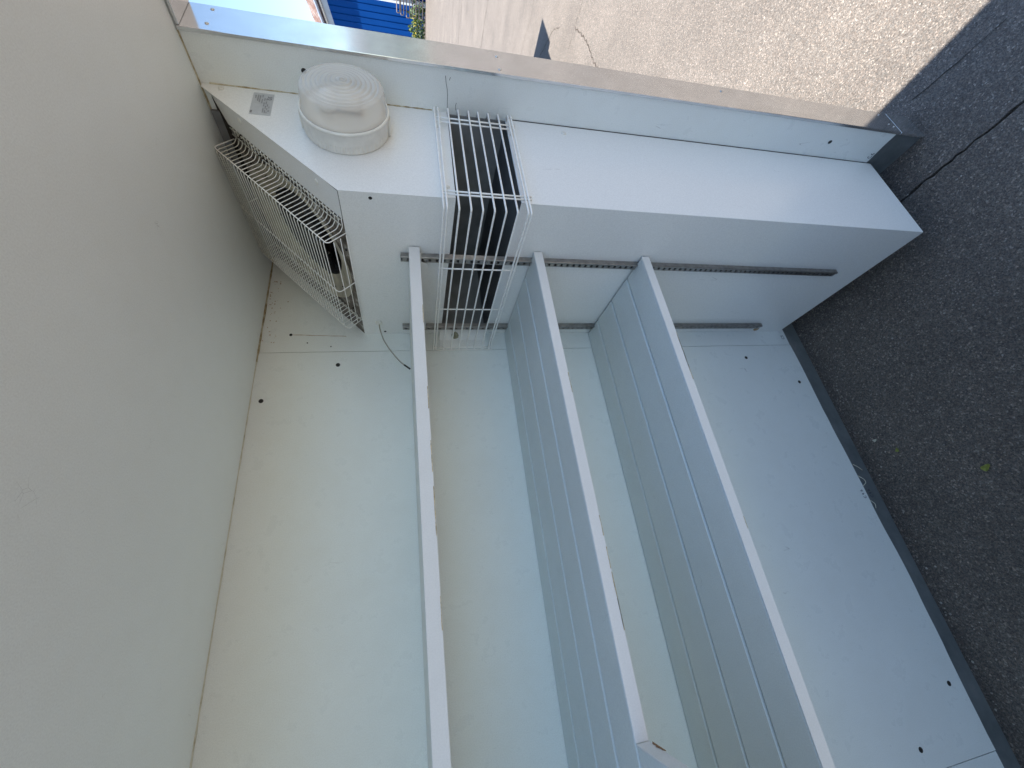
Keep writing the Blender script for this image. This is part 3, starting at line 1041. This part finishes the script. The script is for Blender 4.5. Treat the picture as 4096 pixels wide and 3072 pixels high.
def shelf(label, zt0, zt1, th, y1, y_edge=None):
    s = empty('shelf', label, 'shelf', 'plank shelves')
    y0 = -BD - 0.0045
    slope = (zt1 - zt0) / (-1.26 + BD)

    def tilt(bm_):
        for w in bm_.verts:
            w.co.z += (w.co.y + BD) * slope
        return bm_
    for i, (a, b_) in enumerate(BOARDS):
        bm_ = bbox(bmesh.new(), a, b_ if i < 3 else b_ - 0.0012, y1, y0 - random.uniform(0, 0.0015), zt0 - th + 0.004, zt0, 0.0030, 1)
        link('board', tilt(bm_), 'shelf_laminate', s)
    link('core', tilt(bbox(bmesh.new(), 0.004, 0.405, y1 + 0.002, y0 - 0.004, zt0 - th + 0.0002, zt0 - 0.006)), 'shelf_laminate', s)
    link('front_edge', tilt(bbox(bmesh.new(), 0.4066, 0.4092, y1 if y_edge is None else y_edge, y0, zt0 - th, zt0 + 0.0004, 0.0007, 1)), 'shelf_edge_white', s)
    bracket_mesh(s, zt0 - th - 0.0004)
    for k in range(5):
        ya = random.uniform(-1.2, -0.45)
        n_ = random.randint(3, 9)
        pts_ = [(0.4093, ya - 0.012 * j, zt0 - th + 0.0012 + (ya - 0.012 * j + BD) * slope + random.uniform(-.0004, .0004)) for j in range(n_)]
        link('edge_wear', ribbon(bmesh.new(), pts_, lambda i: random.uniform(0.0006, 0.0022), (1, 0, 0), 0.0003), 'worn_edge', s)
    return s


shelf('top white shelf, level with the eye, only its bright front edge showing', 1.563, 1.5495, 0.0255, WY + 0.002)
shelf('middle white plank shelf with three grooves, between the two other shelves', 1.247, 1.2445, 0.0225, WY + 0.002, -1.2900)
shelf('lowest white plank shelf with three grooves, nearest the ground', 0.9345, 0.9335, 0.0230, WY + 0.002)

# deeper shelf that joins the middle one at the near end
rs = empty('return_shelf', 'deeper white shelf panel with a chipped edge joining the middle shelf', 'shelf')
zt, th = 1.2440, 0.0225
for i, (a, b_) in enumerate([(0.4090, 0.62), (0.6245, 0.845)]):
    link('board', bbox(bmesh.new(), a, b_, WY + 0.002, -1.2930, zt - th + 0.004, zt, 0.0012, 2), 'shelf_laminate', rs)
link('core', bbox(bmesh.new(), 0.4095, 0.842, WY + 0.004, -1.2955, zt - th + 0.0002, zt - 0.006), 'shelf_laminate', rs)
link('front_edge', bbox(bmesh.new(), 0.4096, 0.846, -1.2932, -1.2900, zt - th, zt + 0.0005, 0.0007, 1), 'shelf_edge_white', rs)
bm = bmesh.new()
pts = [(0.4180, zt - th - 0.0004), (0.424, zt - th + 0.0028), (0.431, zt - th + 0.0018), (0.438, zt - th + 0.0042), (0.447, zt - th + 0.0015), (0.452, zt - th + 0.0022), (0.458, zt - th - 0.0004)]
prism(bm, pts, 1, -1.2896, -1.2885)
link('chip', bm, 'chipped_wood', rs)

# ------------------------------------------------------------------ temperature probe
pr = empty('temperature_probe', 'thin grey probe cable with black tip hanging from a white gland', 'cable')
link('gland', lathe(bmesh.new(), (0.0667, -BD, 1.6545), (0, -1, 0), [(0.0098, 0), (0.0098, 0.003), (0.0085, 0.006), (0.0045, 0.0065), (0.0045, 0.010), (0, 0.010)], 20), 'gland_white', pr)
cab = [(0.067, -0.3084, 1.6538), (0.0695, -0.3257, 1.6521), (0.072, -0.3466, 1.6473), (0.0745, -0.3735, 1.6391), (0.077, -0.4062, 1.6221), (0.0795, -0.4323, 1.6054), (0.082, -0.4514, 1.5914), (0.0840, -0.4630, 1.5800)]
wire('sheath', 'cable_grey', pr, fillet(cab, 0.01, 3), 0.0019, 7)
wire('probe_tip', 'black', pr, [(0.0838, -0.4622, 1.5810), (0.0855, -0.4715, 1.5708), (0.087, -0.4774, 1.5648)], 0.0026, 8)

# ------------------------------------------------------------------ leaves on the asphalt


def leaf(label, x, y, size, rot, mat):
    bm_ = bmesh.new()
    out = []
    for k in range(12):
        a = 2 * math.pi * k / 12
        r = size * (0.5 + 0.12 * math.sin(3 * a + 1) + random.uniform(-.05, .05))
        out.append(Vector((x + r * 1.25 * math.cos(a) * math.cos(rot) - r * 0.8 * math.sin(a) * math.sin(rot), y + r * 1.25 * math.cos(a) * math.sin(rot) + r * 0.8 * math.sin(a) * math.cos(rot), GZ + 0.004 + 0.004 * random.random())))
    ctr = bm_.verts.new((x, y, GZ + 0.003))
    vv = [bm_.verts.new(p) for p in out]
    for k in range(12):
        bm_.faces.new((ctr, vv[k], vv[(k + 1) % 12]))
    return link('fallen_leaf', bm_, mat, None, label=label, category='leaf', group='leaves on the asphalt')


leaf('yellow green fallen leaf lying on shaded asphalt, the larger one', 0.315, -0.9485, 0.019, 0.4, 'leaf_yellow')
leaf('small yellow green leaf scrap on asphalt close to the wall', 0.1258, -0.8432, 0.013, 1.2, 'leaf_yellow')
leaf('pale cream scrap on dark asphalt beside the wall base', 0.0753, -0.7959, 0.011, 0.2, 'leaf_pale')

bm = bmesh.new()
rg = random.Random(11)
for i in range(240):
    y = rg.uniform(-1.75, 0.6)
    x = abs(rg.gauss(0, 0.05)) + 0.004 if rg.random() < 0.5 and y < -0.31 else rg.uniform(0.02, 1.0)
    if y > -0.02 and x < 0.7:
        continue
    r = rg.uniform(0.0012, 0.0036)
    bmesh.ops.create_icosphere(bm, subdivisions=1, radius=r, matrix=Matrix.Translation((x, y, GZ + r * 0.6)) @ Matrix.Diagonal((1.0, rg.uniform(0.6, 1.3), 0.7, 1.0)))
link('grit', bm, 'grit_pale', ground, kind='stuff')

# ------------------------------------------------------------------ outside: unseen box added behind the end wall to cast the corner of shade
cu = empty('shadow_caster', 'unseen grey metal box added outside behind the end wall to cast a shadow', 'shadow caster')
K1 = 1.0 / math.tan(SUN_ELEV)


def cu_box(name, mat, x1, y0, y1, z0, z1, d=0.55):
    box(name, mat, cu, x1 - d, x1, y0, y1, z0, z1, 0.006, 1)


h1 = 2.6
xr = -0.965 - h1 * K1
cu_box('caster_body', 'light_blocker_grey', xr, 3.86, 4.365, GZ + 0.06, h1)
cu_box('caster_lower_body', 'light_blocker_grey', xr, 2.85, 3.858, GZ + 0.06, h1 - 0.08 / K1)
for y in (2.90, 4.28):
    cu_box('caster_foot', 'rail_metal', xr, y, y + 0.06, GZ, GZ + 0.058)
link('front_disc', lathe(bmesh.new(), (xr, 3.45, 0.95), (1, 0, 0), [(0.26, 0), (0.26, 0.012), (0.22, 0.02), (0.06, 0.03), (0, 0.03)], 32), 'black', cu)

# ------------------------------------------------------------------ outside: far blue building
bb = empty('blue_building', 'far bright blue hall with brown tiled roof edge beyond the asphalt', 'building')
P0 = Vector((-12.99, 32.06, 0))
dd = Vector((-0.726, 0.687, 0)).normalized()
nn = Vector((-dd.y, dd.x, 0))
if nn.dot(Vector((1.2, -1.0, 0)) - P0) < 0:
    nn = -nn


def fac(bm_, u0, u1, z0, z1, d0, d1):
    pts = []
    for u_ in (u0, u1):
        for z_ in (z0, z1):
            for d_ in (d0, d1):
                pts.append(bm_.verts.new(P0 + dd * u_ + nn * d_ + Vector((0, 0, z_))))
    a = pts
    for f in ((0, 1, 3, 2), (4, 6, 7, 5), (0, 4, 5, 1), (2, 3, 7, 6), (0, 2, 6, 4), (1, 5, 7, 3)):
        bm_.faces.new([a[i] for i in f])
    return bm_


link('wall', fac(bmesh.new(), -1.35, 24, GZ, 6.0, -8, 0), 'blue_cladding', bb)
link('upper_wall', fac(bmesh.new(), -1.35, 24, 6.0, 6.42, -8, -0.01), 'eave_grey', bb)
for k in range(14):
    link('cladding_rib', fac(bmesh.new(), -0.6 + k * 0.9, -0.53 + k * 0.9, 0.6, 5.99, 0.001, 0.045), 'blue_cladding', bb)
link('annex', fac(bmesh.new(), -7, -1.62, GZ, 5.6, -8, -0.15), 'blue_dark', bb)
link('corner_post', fac(bmesh.new(), -1.62, -1.35, GZ, 6.0, -0.3, 0.05), 'trim_white', bb)
link('gutter', tube(bmesh.new(), [P0 + dd * -3 + nn * 0.35 + Vector((0, 0, 6.62)), P0 + dd * 24 + nn * 0.35 + Vector((0, 0, 6.62))], 0.09, 8), 'eave_grey', bb)
link('pipe', tube(bmesh.new(), [P0 + dd * -3 + nn * 0.10 + Vector((0, 0, 6.44)), P0 + dd * 24 + nn * 0.10 + Vector((0, 0, 6.44))], 0.055, 8), 'trim_white', bb)
bm = bmesh.new()
for k in range(7):          # courses of roof tiles stepping up from the gutter
    d0 = 0.34 - k * 0.10
    z0 = 6.70 + k * 0.10
    fac(bm, -3, 24, z0, z0 + 0.098, d0 - 0.95, d0)
link('roof', bm, 'roof_tile', bb)

# flowering hedge in front of it
hd = empty('hedge', 'low green hedge with yellow flowers in front of the blue hall', 'hedge')
bm = bmesh.new()
bf = bmesh.new()
camp = Vector((1.19, -1.03, 0))


def azp(az, dist, z):
    a = math.radians(az)
    return Vector((camp.x - math.sin(a) * dist, camp.y + math.cos(a) * dist, z))


rs_ = random.Random(3)
for i in range(5200):
    az = rs_.uniform(19.5, 28.5)
    hmax = 0.92 + 0.14 * math.sin(az * 5) + 0.08 * math.sin(az * 17 + 1)
    z = GZ + abs(rs_.random() ** 0.8) * hmax
    p = azp(az, 34.4 + rs_.uniform(0, 0.9) + 0.35 * (z / hmax - 0.5) ** 2, z)
    s = rs_.uniform(0.03, 0.085)
    a = Vector((rs_.gauss(0, 1), rs_.gauss(0, 1), rs_.gauss(0, 1))).normalized() * s
    b_ = a.orthogonal().normalized() * s * 0.5
    tgt = bf if (rs_.random() < 0.085 and 0.3 < z < 0.8 and az > 22.9) else bm
    if tgt is bf:
        a *= 0.8
        b_ = a.orthogonal().normalized() * s * 0.8
    tgt.faces.new([tgt.verts.new(p - a), tgt.verts.new(p + b_), tgt.verts.new(p + a), tgt.verts.new(p - b_)])
link('foliage', bm, 'foliage', hd, kind='stuff')
link('flowers', bf, 'flower_yellow', hd, kind='stuff')
bm = bmesh.new()
for k in range(60):
    az = 19.6 + 8.8 * k / 59
    p = azp(az, 34.9, GZ)
    tube(bm, [p, p + Vector((rs_.uniform(-.1, .1), 0, 0.4)), p + Vector((rs_.uniform(-.2, .2), 0, 0.75))], 0.012, 5)
link('stems', bm, 'bar_brown', hd)

# bar gate standing in front of the hedge
gt = empty('bar_gate', 'brown gate of horizontal looped bars in front of the hedge', 'gate')
gdir = (azp(20.5, 30, 0) - azp(23.3, 30, 0)).normalized()
gstart = [23.10, 23.10, 23.24, 23.24, 23.38, 23.38, 23.30, 23.30, 23.32, 23.32]
gz = [1.73, 1.57, 1.52, 1.37, 1.22, 1.05, 0.92, 0.72, 0.55, 0.36]
for k in range(0, 10, 2):
    a0, a1 = azp(gstart[k], 30, gz[k]), azp(gstart[k + 1], 30, gz[k + 1])
    e0, e1 = a0 + gdir * 3.2, a1 + gdir * 3.2
    wire('looped_bar', 'bar_brown', gt, fillet([e0, a0, a1, e1], 0.05, 4), 0.026, 7)
for q in (0.9, 2.9):
    p = azp(23.30, 30.06, GZ) + gdir * q
    wire('post', 'bar_brown', gt, [p, p + Vector((0, 0, 1.85))], 0.04, 8)

# pale building on the other side of the yard (seen mirrored in the door lining)
pb = empty('pale_building', 'pale green building with white bands mirrored in the metal door lining', 'building')
Q0 = Vector((5.0, 33.0, 0))
qd = Vector((0.9, -0.43, 0)).normalized()
P0, dd = Q0, qd
nn = Vector((-qd.y, qd.x, 0))
if nn.dot(Vector((1.2, -1.0, 0)) - Q0) < 0:
    nn = -nn
link('wall', fac(bmesh.new(), 0, 26, GZ, 3.6, -8, 0), 'pale_green_clad', pb)
link('upper_wall', fac(bmesh.new(), -0.2, 26.2, 3.602, 4.6, -8.1, 0.08), 'pale_pink_clad', pb)
link('band', fac(bmesh.new(), 0.05, 25.95, 2.75, 2.92, 0.002, 0.07), 'trim_white', pb)
link('band', fac(bmesh.new(), 0.05, 25.95, 1.95, 2.10, 0.002, 0.07), 'trim_white', pb)
for k in range(5):
    w0 = fac(bmesh.new(), 2.2 + k * 5, 4.6 + k * 5, 0.9, 1.8, 0.002, 0.03)
    link('window', w0, 'window_glass', pb)
